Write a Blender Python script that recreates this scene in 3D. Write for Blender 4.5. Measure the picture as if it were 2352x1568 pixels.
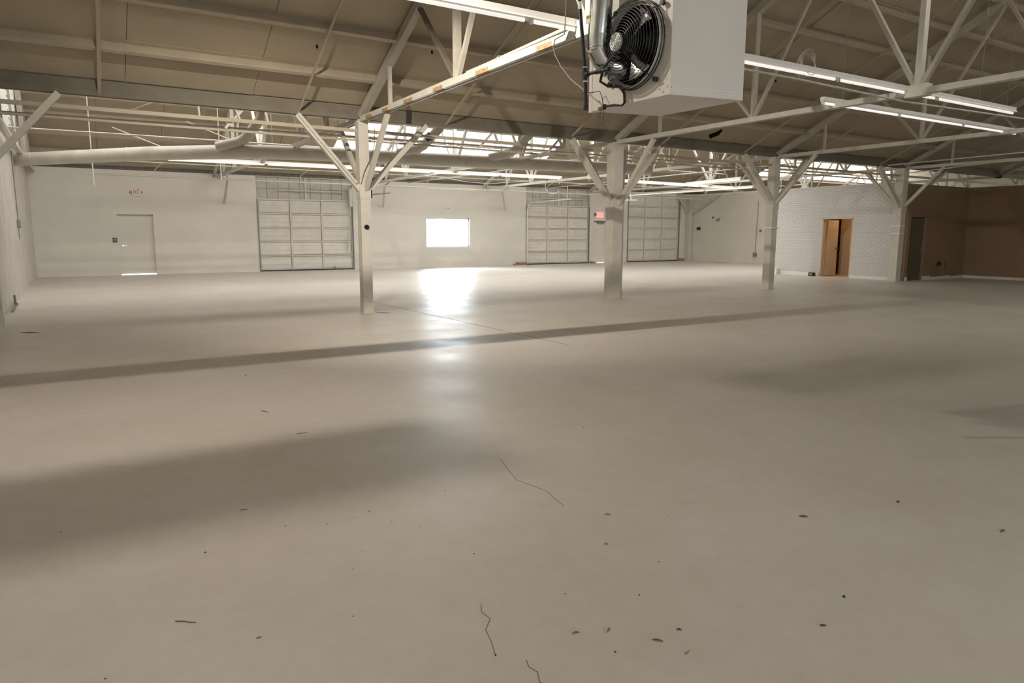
import bpy, math, random
from mathutils import Vector, Matrix
random.seed(7)
S = bpy.context.scene
for o in list(bpy.data.objects): bpy.data.objects.remove(o)
COL = S.collection
PI = math.pi

# ------------------------------------------------------------------ camera
cam = bpy.data.cameras.new('camera'); cam.sensor_width = 36; cam.sensor_fit = 'HORIZONTAL'
cam.lens = 1605.7*36/2352; cam.clip_start = .05; cam.clip_end = 300
co = bpy.data.objects.new('camera', cam); COL.objects.link(co); S.camera = co
yaw, pit, rol = math.radians(31.748), math.radians(8.754), math.radians(.094)
F = Vector((math.sin(yaw)*math.cos(pit), math.cos(yaw)*math.cos(pit), -math.sin(pit)))
R0 = Vector((math.cos(yaw), -math.sin(yaw), 0)); U0 = R0.cross(F)
Rr = R0*math.cos(rol)+U0*math.sin(rol); Ur = U0*math.cos(rol)-R0*math.sin(rol)
m = Matrix((Rr, Ur, -F)).transposed().to_4x4(); m.translation = Vector((0, 0, 1.5)); co.matrix_world = m

# ------------------------------------------------------------------ world, lights, exposure
w = bpy.data.worlds.new('sky'); S.world = w; w.use_nodes = True
bg = w.node_tree.nodes['Background']; bg.inputs[0].default_value = (.86, .93, 1, 1); bg.inputs[1].default_value = 6.0
vs = S.view_settings; vs.view_transform = 'Standard'; vs.look = 'None'; vs.gamma = 1; vs.exposure = 0.36; vs.use_curve_mapping = False

def area(name, loc, rot, sx, sy, power, color):
    l = bpy.data.lights.new(name, 'AREA'); l.shape = 'RECTANGLE'; l.size = sx; l.size_y = sy
    l.energy = power; l.color = color
    o = bpy.data.objects.new(name, l); COL.objects.link(o); o.location = loc; o.rotation_euler = rot
    return o
# daylight standing in the window of the back wall, and an added fill behind the camera
area('window_daylight', (14.5, 29.35, 1.6), (math.radians(-90), 0, 0), 2.3, 1.5, 400, (.86, .93, 1))
area('rear_fill_light', (2.6, -6.35, 1.75), (math.radians(90), 0, 0), 3.6, 3.2, 55, (1, .96, .90))
# bulb of the hooded high bay lamp that hangs under the near ridge at the left (its shade is built below)
LAMP = (.7, 5.53, 4.64)
l = bpy.data.lights.new('high_bay_bulb', 'POINT'); l.energy = 235; l.color = (1, .92, .80); l.shadow_soft_size = .022
o = bpy.data.objects.new('high_bay_bulb', l); COL.objects.link(o); o.location = LAMP
l = bpy.data.lights.new('high_bay_flood', 'SPOT'); l.energy = 1800; l.color = (1, .92, .80); l.shadow_soft_size = .022
l.spot_size = math.radians(112); l.spot_blend = 1.0
o = bpy.data.objects.new('high_bay_flood', l); COL.objects.link(o); o.location = LAMP
o.rotation_euler = Vector((1.0, 1, -.16)).to_track_quat('-Z', 'Y').to_euler()
area('side_room_lamp', (23.7, 14.9, 2.7), (0, 0, 0), .4, .4, 9, (1, .60, .27))

# ------------------------------------------------------------------ materials
def mat(name, col, rough=.6, metal=0, noise=0, nscale=6, col2=None, bump=0, bscale=60, spec=.5, emit=None, estr=0, coords='Object'):
    mt = bpy.data.materials.new(name); mt.use_nodes = True
    nt = mt.node_tree; b = nt.nodes['Principled BSDF']
    b.inputs['Base Color'].default_value = (*col, 1); b.inputs['Roughness'].default_value = rough
    b.inputs['Metallic'].default_value = metal; b.inputs['Specular IOR Level'].default_value = spec
    if noise or bump:
        tc = nt.nodes.new('ShaderNodeNewGeometry')
        if noise:
            n = nt.nodes.new('ShaderNodeTexNoise'); n.inputs['Scale'].default_value = nscale; n.inputs['Detail'].default_value = 6
            n.inputs['Roughness'].default_value = .6
            nt.links.new(tc.outputs['Position'], n.inputs['Vector'])
            r = nt.nodes.new('ShaderNodeValToRGB'); r.color_ramp.elements[0].position = .35; r.color_ramp.elements[1].position = .65
            c2 = col2 or tuple(c*(1-noise) for c in col)
            r.color_ramp.elements[0].color = (*c2, 1); r.color_ramp.elements[1].color = (*col, 1)
            nt.links.new(n.outputs['Fac'], r.inputs['Fac']); nt.links.new(r.outputs['Color'], b.inputs['Base Color'])
        if bump:
            n2 = nt.nodes.new('ShaderNodeTexNoise'); n2.inputs['Scale'].default_value = bscale; n2.inputs['Detail'].default_value = 3
            nt.links.new(tc.outputs['Position'], n2.inputs['Vector'])
            bp = nt.nodes.new('ShaderNodeBump'); bp.inputs['Strength'].default_value = bump; bp.inputs['Distance'].default_value = .01
            nt.links.new(n2.outputs['Fac'], bp.inputs['Height']); nt.links.new(bp.outputs['Normal'], b.inputs['Normal'])
    if emit:
        b.inputs['Emission Color'].default_value = (*emit, 1); b.inputs['Emission Strength'].default_value = estr
    return mt

M = {}
M['paint'] = mat('white_steel_paint', (.60, .57, .50), .5, noise=.14, nscale=5)
M['truss'] = mat('darker_cream_truss_paint', (.47, .43, .36), .55, noise=.16, nscale=4)  # darker cream than the white steel paint, near-bay top chords and webs
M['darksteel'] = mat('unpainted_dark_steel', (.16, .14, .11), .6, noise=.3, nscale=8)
M['eave'] = mat('dark_brown_eave', (.17, .145, .105), .7, noise=.2, nscale=3)  # plate and fascia in one dark brown, darker than the roof boards
M['timber'] = mat('white_painted_timber', (.62, .58, .50), .55, noise=.10, nscale=4, bump=.2, bscale=30)
M['purlin'] = mat('beige_purlin_paint', (.45, .385, .285), .5, noise=.12, nscale=3)
M['deck'] = mat('beige_roof_board', (.46, .39, .28), .75, noise=.10, nscale=1.4, bump=.08, bscale=40)
M['wall'] = mat('white_wall_paint', (.68, .64, .565), .6, noise=.07, nscale=.8, bump=.15, bscale=14)
M['wall_worn'] = mat('worn_white_wall_paint', (.64, .60, .55), .55, noise=.16, nscale=1.6, bump=.3, bscale=9)
M['tan'] = mat('tan_painted_wallboard', (.25, .165, .10), .8, noise=.12, nscale=1.3)
M['gar'] = mat('off_white_door_steel', (.68, .64, .565), .45, noise=.10, nscale=3)
M['gar_rail'] = mat('grey_white_door_rail', (.60, .57, .51), .45)
M['infill'] = mat('grey_infill_panel', (.50, .47, .41), .6, noise=.2, nscale=3)
M['seal'] = mat('black_rubber', (.012, .012, .012), .6)
M['black'] = mat('black_enamel', (.012, .012, .013), .3)
M['dull_black'] = mat('dull_black_paint', (.006, .006, .006), .9, spec=.1)
M['blackpipe'] = mat('black_iron_pipe', (.03, .03, .035), .38, metal=.4, noise=.4, nscale=20)
M['galv'] = mat('galvanised_steel', (.62, .64, .64), .22, metal=1, noise=.25, nscale=9)
M['alum'] = mat('bare_aluminium', (.70, .71, .72), .3, metal=1)
M['heater'] = mat('cream_heater_enamel', (.68, .64, .58), .42, noise=.04, nscale=3)
M['duct'] = mat('cream_painted_duct', (.60, .56, .48), .45, noise=.12, nscale=3)
M['white'] = mat('white_plastic', (.75, .74, .72), .35)
M['fixture'] = mat('white_fixture_enamel', (.78, .76, .72), .35)
M['tube'] = mat('weak_emission_tube', (.86, .85, .82), .3, emit=(1, .94, .87), estr=.55)  # tubes carry a weak even emission
M['rust'] = mat('orange_rust', (.44, .29, .15), .8, noise=.4, nscale=30)
M['brown'] = mat('brown_plastic', (.22, .09, .04), .5)
M['greymetal'] = mat('grey_metal', (.22, .22, .21), .45, metal=.3)
M['red'] = mat('red_letters', (.55, .05, .03), .5)
M['redlit'] = mat('red_lit_letters', (.6, .08, .06), .5, emit=(1, .12, .09), estr=1.6)
M['redface'] = mat('pink_lit_sign_face', (.7, .3, .28), .5, emit=(1, .42, .38), estr=.75)
M['yellow'] = mat('yellow_sticker', (.75, .55, .03), .5)
M['ink'] = mat('sticker_ink', (.12, .11, .08), .6)
M['leaf'] = mat('dry_leaf', (.13, .10, .06), .8)
M['grit'] = mat('dark_grit', (.02, .018, .015), .8)
M['wood'] = mat('bare_wood', (.33, .22, .13), .7, noise=.3, nscale=12)
M['ground'] = mat('pale_outdoor_concrete', (.55, .55, .53), .9, noise=.1, nscale=1)
M['joint'] = mat('dark_joint_filler', (.22, .20, .17), .8)
M['warm'] = mat('cream_side_room_paint', (.62, .48, .34), .7)
M['doorwood'] = mat('pale_door_paint', (.55, .44, .30), .5)
M['wirebrown'] = mat('brown_wire', (.10, .06, .045), .5)
M['wiregrey'] = mat('grey_wire', (.42, .40, .37), .5)

def glowmat(name, s, col=(1, 1, 1)):
    return mat(name, (.8, .8, .8), .5, emit=col, estr=s)
M['sky_bay2'] = glowmat('backlit_fibreglass_white', 1.7, (.88, .94, 1))
M['sky_far'] = glowmat('backlit_fibreglass_cream', 1.9, (1, .95, .84))
M['fill_hidden'] = glowmat('glowing_fill_valley', 5.6, (1, .98, .95))  # unseen glowing panels added to brighten the far bay
M['fill_near'] = glowmat('glowing_fill_near', 1.7, (1, .96, .90))  # unseen glowing panels added to fill the right of the near bay

# floor concrete: pale worn coating, soft mottling, small stains, uneven gloss
def floor_mat():
    mt = bpy.data.materials.new('coated_concrete'); mt.use_nodes = True; nt = mt.node_tree; N = nt.nodes; L = nt.links
    b = N['Principled BSDF']; g = N.new('ShaderNodeNewGeometry')
    def noise(sc, det=6, ro=.6, stretch=None):
        n = N.new('ShaderNodeTexNoise'); n.inputs['Scale'].default_value = sc; n.inputs['Detail'].default_value = det; n.inputs['Roughness'].default_value = ro
        if stretch:
            mp = N.new('ShaderNodeMapping'); mp.inputs['Scale'].default_value = stretch; L.new(g.outputs['Position'], mp.inputs['Vector']); L.new(mp.outputs['Vector'], n.inputs['Vector'])
        else: L.new(g.outputs['Position'], n.inputs['Vector'])
        return n
    def ramp(n, a, ca, bb, cb):
        r = N.new('ShaderNodeValToRGB'); r.color_ramp.elements[0].position = a; r.color_ramp.elements[0].color = (*ca, 1)
        r.color_ramp.elements[1].position = bb; r.color_ramp.elements[1].color = (*cb, 1); L.new(n.outputs['Fac'], r.inputs['Fac']); return r
    n1 = noise(.7, 5); r1 = ramp(n1, .35, (.59, .54, .48), .65, (.64, .60, .548))
    n2 = noise(7, 8, .7); r2 = ramp(n2, .25, (.93, .92, .90), .62, (1, 1, 1))
    mx = N.new('ShaderNodeMix'); mx.data_type = 'RGBA'; mx.blend_type = 'MULTIPLY'; mx.inputs[0].default_value = 1
    L.new(r1.outputs[0], mx.inputs[6]); L.new(r2.outputs[0], mx.inputs[7])
    n3 = noise(28, 4, .8); r3 = ramp(n3, .25, (.70, .66, .58), .36, (1, 1, 1))
    m2 = N.new('ShaderNodeMix'); m2.data_type = 'RGBA'; m2.blend_type = 'MULTIPLY'; m2.inputs[0].default_value = .85
    L.new(mx.outputs[2], m2.inputs[6]); L.new(r3.outputs[0], m2.inputs[7])
    L.new(m2.outputs[2], b.inputs['Base Color'])
    n4 = noise(1.1, 4, .6, (1, 1, 1)); mr = N.new('ShaderNodeMapRange'); mr.inputs[1].default_value = .3; mr.inputs[2].default_value = .7
    mr.inputs[3].default_value = .35; mr.inputs[4].default_value = .50
    L.new(n4.outputs['Fac'], mr.inputs[0]); L.new(mr.outputs[0], b.inputs['Roughness'])
    b.inputs['Specular IOR Level'].default_value = .27
    n5 = noise(5, 4, .55); bp = N.new('ShaderNodeBump'); bp.inputs['Strength'].default_value = .25; bp.inputs['Distance'].default_value = .01
    L.new(n5.outputs['Fac'], bp.inputs['Height']); L.new(bp.outputs['Normal'], b.inputs['Normal'])
    return mt
M['floor'] = floor_mat()

# painted brick wall: relief only, each brick is far below 10 px
def brick_mat():
    mt = bpy.data.materials.new('white_painted_brick'); mt.use_nodes = True; nt = mt.node_tree; N = nt.nodes; L = nt.links
    b = N['Principled BSDF']; g = N.new('ShaderNodeNewGeometry'); mp = N.new('ShaderNodeMapping'); mp.inputs['Rotation'].default_value = (0, 0, 0)
    sx = N.new('ShaderNodeSeparateXYZ'); cb = N.new('ShaderNodeCombineXYZ'); ad = N.new('ShaderNodeMath'); ad.operation = 'ADD'
    L.new(g.outputs['Position'], sx.inputs[0]); L.new(sx.outputs['X'], ad.inputs[0]); L.new(sx.outputs['Y'], ad.inputs[1])
    L.new(ad.outputs[0], cb.inputs['X']); L.new(sx.outputs['Z'], cb.inputs['Y'])
    br = N.new('ShaderNodeTexBrick'); br.inputs['Scale'].default_value = 1; br.inputs['Brick Width'].default_value = .21; br.inputs['Row Height'].default_value = .075
    br.inputs['Mortar Size'].default_value = .009; br.inputs['Color1'].default_value = (.64, .62, .58, 1); br.inputs['Color2'].default_value = (.60, .58, .545, 1)
    br.inputs['Mortar'].default_value = (.50, .48, .45, 1)
    L.new(cb.outputs[0], br.inputs['Vector']); L.new(br.outputs['Color'], b.inputs['Base Color'])
    bp = N.new('ShaderNodeBump'); bp.inputs['Strength'].default_value = .8; bp.inputs['Distance'].default_value = .01; bp.invert = True
    L.new(br.outputs['Fac'], bp.inputs['Height']); L.new(bp.outputs['Normal'], b.inputs['Normal']); b.inputs['Roughness'].default_value = .55
    return mt
M['brick'] = brick_mat()
def glass_mat():
    mt = bpy.data.materials.new('window_glass'); mt.use_nodes = True; nt = mt.node_tree; nt.nodes.remove(nt.nodes['Principled BSDF'])
    t = nt.nodes.new('ShaderNodeBsdfTransparent'); t.inputs[0].default_value = (.95, .97, .97, 1)
    g = nt.nodes.new('ShaderNodeBsdfGlossy'); g.inputs['Roughness'].default_value = .02
    fr = nt.nodes.new('ShaderNodeFresnel'); fr.inputs[0].default_value = 1.45; mx = nt.nodes.new('ShaderNodeMixShader')
    nt.links.new(fr.outputs[0], mx.inputs[0]); nt.links.new(t.outputs[0], mx.inputs[1]); nt.links.new(g.outputs[0], mx.inputs[2])
    nt.links.new(mx.outputs[0], nt.nodes['Material Output'].inputs[0]); return mt
M['glass'] = glass_mat()

# ------------------------------------------------------------------ mesh helpers
class MB:
    def __init__(s): s.v = []; s.f = []; s.sm = []
    def add(s, vs, fs, smooth=False):
        n = len(s.v); s.v += [tuple(v) for v in vs]; s.f += [tuple(i+n for i in f) for f in fs]; s.sm += [smooth]*len(fs); return s
    def box(s, x0, y0, z0, x1, y1, z1):
        x0, x1 = min(x0, x1), max(x0, x1); y0, y1 = min(y0, y1), max(y0, y1); z0, z1 = min(z0, z1), max(z0, z1)
        vs = [(x, y, z) for x in (x0, x1) for y in (y0, y1) for z in (z0, z1)]
        return s.add(vs, [(0, 1, 3, 2), (4, 6, 7, 5), (0, 4, 5, 1), (2, 3, 7, 6), (0, 2, 6, 4), (1, 5, 7, 3)])
    def beam(s, p, q, wd, ht, up=(0, 0, 1)):
        p, q = Vector(p), Vector(q); d = (q-p).normalized(); up = Vector(up)
        if abs(d.dot(up)) > .98: up = Vector((1, 0, 0))
        sd = d.cross(up).normalized()*wd/2; u = sd.cross(d).normalized()*ht/2
        vs = [a+i*sd+j*u for a in (p, q) for i in (-1, 1) for j in (-1, 1)]
        return s.add(vs, [(0, 1, 3, 2), (4, 6, 7, 5), (0, 4, 5, 1), (2, 3, 7, 6), (0, 2, 6, 4), (1, 5, 7, 3)])
    def prof(s, p, q, pts, up=(0, 0, 1)):
        """extrude an open/closed 2D profile (side, up) from p to q"""
        p, q = Vector(p), Vector(q); d = (q-p).normalized(); up = Vector(up); sd = d.cross(up).normalized(); u = sd.cross(d).normalized()
        n = len(pts); vs = [a+x*sd+y*u for a in (p, q) for x, y in pts]
        fs = [(i, (i+1) % n, n+(i+1) % n, n+i) for i in range(n)] + [tuple(range(n))[::-1], tuple(range(n, 2*n))]
        return s.add(vs, fs)
    def tube(s, pts, r, n=10, cap=True):
        pts = [Vector(p) for p in pts]; k = len(pts); rs = r if isinstance(r, (list, tuple)) else [r]*k
        prev = None; vs = []
        for i, p in enumerate(pts):
            d = ((pts[min(i+1, k-1)]-p).normalized()+(p-pts[max(i-1, 0)]).normalized())
            d = d.normalized() if d.length > 1e-6 else (pts[-1]-pts[0]).normalized()
            if prev is None:
                a = Vector((0, 0, 1)) if abs(d.z) < .9 else Vector((1, 0, 0)); sd = d.cross(a).normalized()
            else: sd = (prev-prev.dot(d)*d).normalized()
            prev = sd; u = d.cross(sd)
            for j in range(n):
                t = 2*PI*j/n; vs.append(p+rs[i]*(math.cos(t)*sd+math.sin(t)*u))
        fs = [(i*n+j, i*n+(j+1) % n, (i+1)*n+(j+1) % n, (i+1)*n+j) for i in range(k-1) for j in range(n)]
        s.add(vs, fs, True)
        if cap:
            s.add(vs[:n], [tuple(range(n))[::-1]]); s.add(vs[-n:], [tuple(range(n))])
        return s
    def disc(s, c, axis, r, th, n=24, r2=None):
        c = Vector(c); a = Vector(axis).normalized(); return s.tube([c-a*th/2, c+a*th/2], [r, r2 or r], n)
    def torus(s, c, axis, R, r, n=28, k=5):
        c = Vector(c); a = Vector(axis).normalized(); b = Vector((0, 0, 1)) if abs(a.z) < .9 else Vector((1, 0, 0))
        e1 = a.cross(b).normalized(); e2 = a.cross(e1); vs = []
        for i in range(n):
            t = 2*PI*i/n; d = math.cos(t)*e1+math.sin(t)*e2
            for j in range(k):
                q = 2*PI*j/k; vs.append(c+d*(R+r*math.cos(q))+a*r*math.sin(q))
        fs = [(i*k+j, ((i+1) % n)*k+j, ((i+1) % n)*k+(j+1) % k, i*k+(j+1) % k) for i in range(n) for j in range(k)]
        return s.add(vs, fs, True)
    def mesh(s, name, mt):
        me = bpy.data.meshes.new(name); me.from_pydata(s.v, [], s.f); me.update()
        me.polygons.foreach_set('use_smooth', s.sm)
        import bmesh
        bm = bmesh.new(); bm.from_mesh(me); bmesh.ops.recalc_face_normals(bm, faces=bm.faces); bm.to_mesh(me); bm.free()
        me.materials.append(M[mt] if isinstance(mt, str) else mt); return me
    def obj(s, name, mt, parent=None, **props):
        o = bpy.data.objects.new(name, s.mesh(name, mt)); COL.objects.link(o)
        if parent is not None:
            o.parent = parent; o.matrix_parent_inverse = Matrix.Translation(parent.location).inverted() if parent.location.length else Matrix()
        for k, v in props.items(): o[k] = v
        return o
def tag(o, label, cat, group=None):
    o['label'] = label; o['category'] = cat
    if group: o['group'] = group
    return o
def empty(name, loc, label=None, cat=None, group=None, kind=None):
    o = bpy.data.objects.new(name, None); COL.objects.link(o); o.location = loc; o.empty_display_size = .2
    if label: tag(o, label, cat, group)
    if kind: o['kind'] = kind
    return o
def struct(o): o['kind'] = 'structure'; return o
def text(name, body, size, loc, rot, mt, parent, ext=.002, sx=1):
    cu = bpy.data.curves.new(name, 'FONT'); cu.body = body; cu.size = size; cu.extrude = ext; cu.align_x = 'CENTER'; cu.align_y = 'CENTER'; cu.offset = size*.02
    t = bpy.data.objects.new(name+'_tmp', cu); COL.objects.link(t)
    dg = bpy.context.evaluated_depsgraph_get(); me = bpy.data.meshes.new_from_object(t.evaluated_get(dg)); bpy.data.objects.remove(t)
    me.transform(Matrix.Translation(loc) @ rot.to_4x4() @ Matrix.Diagonal((sx, 1, 1, 1)))
    me.materials.clear(); me.materials.append(M[mt]); o = bpy.data.objects.new(name, me); COL.objects.link(o)
    if parent is not None: o.parent = parent; o.matrix_parent_inverse = Matrix.Translation(parent.location).inverted()
    return o

# ------------------------------------------------------------------ layout
YA, YB, XL = 12.82, 28.93, -1.2           # column row, back wall, left wall
XT = [-1.05, 4.65, 10.72, 16.35, 22.55, 28.75, 34.9, 41.0]   # truss lines
SL = .48                                  # roof slope
R1 = 5.98                                 # ridge of the near bay
R2 = (YA+YB)/2                            # ridge of the far bay
XR = 44.0
def z1(y): return 3.62+SL*(YA-y) if y >= R1 else 3.62+SL*(YA-(2*R1-y))     # purlin underside, near bay
def z2(y): return 3.66+SL*(YB-y) if y >= R2 else 3.66+SL*(y-YA)

# ------------------------------------------------------------------ floor
fl = struct(MB().box(XL-.3, -6.5, -.2, 50, YB+.1, 0).obj('floor', 'floor'))
j = MB()
for i in range(24):
    y0 = 7.6+i*.3
    a = 5.62-.11*(i/24)+random.uniform(-.012, .012); 
    j.beam((a, y0, .0005), (a+random.uniform(-.01, .01), y0+.3, .0005), .012, .002)
j.obj('floor_joint', 'joint', fl)
for nm, pts in (('floor_crack', [(1.3, 2.34), (1.27, 2.28), (1.275, 2.22), (1.22, 2.16), (1.2, 2.08), (1.17, 2.0)]),
                ('floor_crack', [(1.25, 1.92), (1.235, 1.88), (1.245, 1.84), (1.22, 1.79), (1.25, 1.72)]),
                ('floor_crack', [(3.5, 9.9), (3.9, 9.85), (4.3, 9.95), (4.9, 9.8)]),
                ('floor_crack', [(2.2, 3.0), (2.25, 3.25), (2.2, 3.5), (2.32, 3.9)])):
    c = MB()
    for p, q in zip(pts, pts[1:]): c.beam((*p, .0004), (*q, .0004), .0035, .0012)
    c.obj(nm, 'joint', fl)

# ------------------------------------------------------------------ walls
def wall_y(name, y0, y1, x0, x1, ztop, holes, mt):
    """wall lying along X, rectangular holes (xa, xb, za, zb)"""
    b = MB(); xs = x0
    for xa, xb, za, zb in sorted(holes):
        b.box(xs, y0, 0, xa, y1, ztop)
        if za > 0: b.box(xa, y0, 0, xb, y1, za)
        if zb < ztop: b.box(xa, y0, zb, xb, y1, ztop)
        xs = xb
    b.box(xs, y0, 0, x1, y1, ztop)
    return struct(b.obj(name, mt))
ZT = 3.72
wall_y('wall_back', YB, YB+.22, XL-.3, XR+.3, ZT,
       [(1.33, 2.48, 0, 2.17), (6.15, 10.02, 0, ZT-.02), (13.39, 15.6, .88, 2.20), (18.7, 22.57, 0, ZT-.02), (22.8, 23.72, 0, 2.2), (25.14, 28.95, 0, 3.56)], 'wall')
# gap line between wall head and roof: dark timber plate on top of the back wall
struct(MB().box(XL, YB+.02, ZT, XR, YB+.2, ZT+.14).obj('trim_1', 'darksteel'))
# left wall with gables of both bays
b = MB()
b.box(XL-.25, -6.2, 0, XL, YB, 3.6)
for (a, c, zz) in ((-.86, YA, z1), (YA, YB, z2)):
    r = (a+c)/2; zr = zz(r)+.3
    b.add([(x, y, z) for x in (XL-.25, XL) for y, z in ((a, 3.6), (c, 3.6), (c, 3.8), (r, zr), (a, 3.8))],
          [(0, 1, 2, 3, 4), (5, 9, 8, 7, 6)]+[(i, (i+1) % 5, 5+(i+1) % 5, 5+i) for i in range(5)])
struct(b.obj('wall_left', 'wall_worn'))
wall_y('wall_front', -6.2, -6.0, XL-.25, 50, 3.9, [(.6, 4.6, 0, 3.4)], 'wall')  # opening added for the rear fill
# white painted brick partition on the right, with its doorway
b = MB(); PX = 22.8; PZ = 3.17
b.box(PX, YA-.02, 0, PX+.2, 14.57, PZ); b.box(PX, 15.72, 0, PX+.2, 17.75, PZ); b.box(PX, 14.57, 2.06, PX+.2, 15.72, PZ)
struct(b.obj('wall_right', 'brick'))
# partition returning to the far right wall
struct(MB().box(PX+.2, 17.55, 0, 29.7, 17.75, PZ).obj('wall_return', 'brick'))
struct(MB().box(29.7, 17.75, 0, 29.9, YB, 3.6).obj('wall_far_right', 'wall'))
# tan wallboard alcove
b = MB(); b.box(22.8, YA-.14, 0, 22.98, YA-.02, 3.1); b.box(23.9, YA-.14, 0, 26.6, YA-.02, 3.1); b.box(22.98, YA-.14, 2.06, 23.9, YA-.02, 3.1)
struct(b.obj('wall_side', 'tan'))
struct(MB().box(26.5, -6, 0, 26.7, YA-.14, 3.1).obj('wall_end', 'tan'))
struct(MB().box(XR, -6, 0, XR+.2, YB, 7.8).obj('wall_outer', 'wall'))
struct(MB().box(50, -6.2, 0, 50.1, YB, .1).obj('trim_2', 'wall'))
# side room behind the doorway (cream, lamp lit)
b = MB(); b.box(27.0, 12.9, 0, 27.1, 17.55, 2.9); b.box(23.0, 14.0, 0, 24.3, 14.1, 2.9); b.box(23.0, 12.9, 2.9, 27.1, 17.55, 3.0); b.box(24.5, 14.1, 0, 24.6, 16.12, 2.9)
struct(b.obj('wall_inner', 'warm'))
# skirtings
struct(MB().box(PX-.03, 15.74, 0, PX, 17.75, .13).box(PX-.03, YA, 0, PX, 14.55, .10).box(PX-.22, 17.4, 0, PX, 17.75, .22).obj('baseboard_right', 'white'))
b = MB().box(22.86, YA-.17, 0, 22.97, YA-.14, .12).box(23.9, YA-.18, 0, 24.35, YA-.14, .13)
for i in range(5): b.box(24.4+i*.42, YA-.17-.01*(i % 2), 0, 24.4+i*.42+.40, YA-.14, .085+.01*(i % 3))
struct(b.obj('baseboard_side', 'wall')); struct(MB().box(26.46, 4, 0, 26.5, YA-.18, .09).obj('baseboard_end', 'wall'))
# ground and sky outside
struct(MB().box(-30, YB+.22, -.25, 60, 80, -.03).obj('trim_3', 'ground')); bpy.data.objects['trim_3'].name = 'ground_outside'
struct(MB().box(-12, -30, -.25, 20, -6.5, -.03).obj('ground_outside', 'ground'))

# ------------------------------------------------------------------ roof: boards between purlins and trusses
ceil = empty('ceiling', (0, 0, 0), kind='structure')
PW = .19
P1 = [YA-.02, 11.93, 10.98, 10.08, 9.24, 8.42, 7.6, 6.8, R1+.08]
P2 = [YB-.05, 28.0, 27.05, 26.1, 25.15, 24.2, 23.2, 22.2, R2+.1]
SK1 = {(0, 3): 1}                        # (bay, row) -> skylight in the near bay
def board_mesh(x0, x1, ya, yb, zf, th=.05, gap=.004, name='roof_panel', mt='deck', dz=0.0):
    b = MB(); a0 = zf(ya)+PW+dz; b0 = zf(yb)+PW+dz
    vs = [(x, y, z+t) for x in (x0+gap, x1-gap) for y, z in ((ya-gap, a0), (yb+gap, b0)) for t in (0, th)]
    b.add(vs, [(0, 1, 3, 2), (4, 6, 7, 5), (0, 4, 5, 1), (2, 3, 7, 6), (0, 2, 6, 4), (1, 5, 7, 3)]); return b
GLOW = []      # (x0, x1, ya, yb, zf, mat, label)
edges = [XL-.1]+[x for a, c in zip(XT, XT[1:]) for x in (a+(c-a)*k/3 for k in (1, 2, 3))]
edges = [XL-.1]+[e for e in edges if e > XL+.3]+[XR]
n_panels = 0
def is_sky(bay, xm, ym):
    if bay == 1: return (8.6 < xm < 17.6 and 25.1 < ym < 27.1) or (32.5 < xm < 42.6 and 24.2 < ym < 27.1)
    return False
for bay, (P, zf, xmax) in enumerate(((P1, z1, 40), (P2, z2, XR))):
    for r, (ya, yb) in enumerate(zip(P, P[1:])):
        for x0, x1 in zip(edges, edges[1:]):
            if x1 > xmax+.1: continue
            xm, ym = (x0+x1)/2, (ya+yb)/2
            if is_sky(bay, xm, ym): GLOW.append((x0, x1, ya, yb, zf, bay, r)); continue
            dz = random.choice([0, 0, 0, .004, .008]); g = .004
            if bay == 0 and r in (3, 4) and 13 < xm < 14.5: g = .012; dz = -.015
            board_mesh(x0, x1, ya, yb, zf, gap=g, dz=dz).obj('roof_panel', 'deck', ceil); n_panels += 1
# hidden slopes as single sheets; both also hold added glowing fill panels
b = MB()
for (ya, yb, zf, xm) in ((R1+.08, -.95, z1, 40), (R2+.1, YA+.02, z2, XR)):
    for x0, x1 in zip(edges, edges[1:]):
        if x1 > xm+.1: continue
        for k in range(8):
            if zf is z1 and 8 < (x0+x1)/2 < 25 and k in (1, 2): GLOW.append((x0, x1, ya+(yb-ya)*k/8, ya+(yb-ya)*(k+1)/8, zf, 3, k)); continue
            a = ya+(yb-ya)*k/8; c = ya+(yb-ya)*(k+1)/8
            if zf is z2 and -2 < (x0+x1)/2 < 29 and k in (1, 2): GLOW.append((x0, x1, a, c, zf, 2, k)); continue
            q = board_mesh(x0, x1, a, c, zf); b.add(q.v, q.f)
b.box(XL-.3, -6.3, 3.75, 50, -.9, 3.95)
for (ya, yb, zf, xm) in ((YA+.1, R1, z1, 40.3), (-1.0, R1, z1, 40.3), (YB+.25, R2, z2, XR+.2), (YA+.1, R2, z2, XR+.2)):
    a0 = zf(ya)+PW+.12; b0 = zf(yb)+PW+.12
    vs = [(x, y, z+t) for x in (XL-.3, xm) for y, z in ((ya, a0), (yb, b0)) for t in (0, .04)]
    b.add(vs, [(0, 1, 3, 2), (4, 6, 7, 5), (0, 4, 5, 1), (2, 3, 7, 6), (0, 2, 6, 4), (1, 5, 7, 3)])
b.obj('roof_sheet', 'deck', ceil)
for i, (x0, x1, ya, yb, zf, bay, r) in enumerate(GLOW):
    mt = ('fill_near', 'sky_far' if x0 > 25 else 'sky_bay2', 'fill_hidden', 'fill_near')[bay]
    board_mesh(x0, x1, ya, yb, zf, th=.015, name='skylight_and_fill_panel').obj('skylight_and_fill_panel', mt, ceil)  # also draws the added fill panels of the hidden slopes
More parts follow.
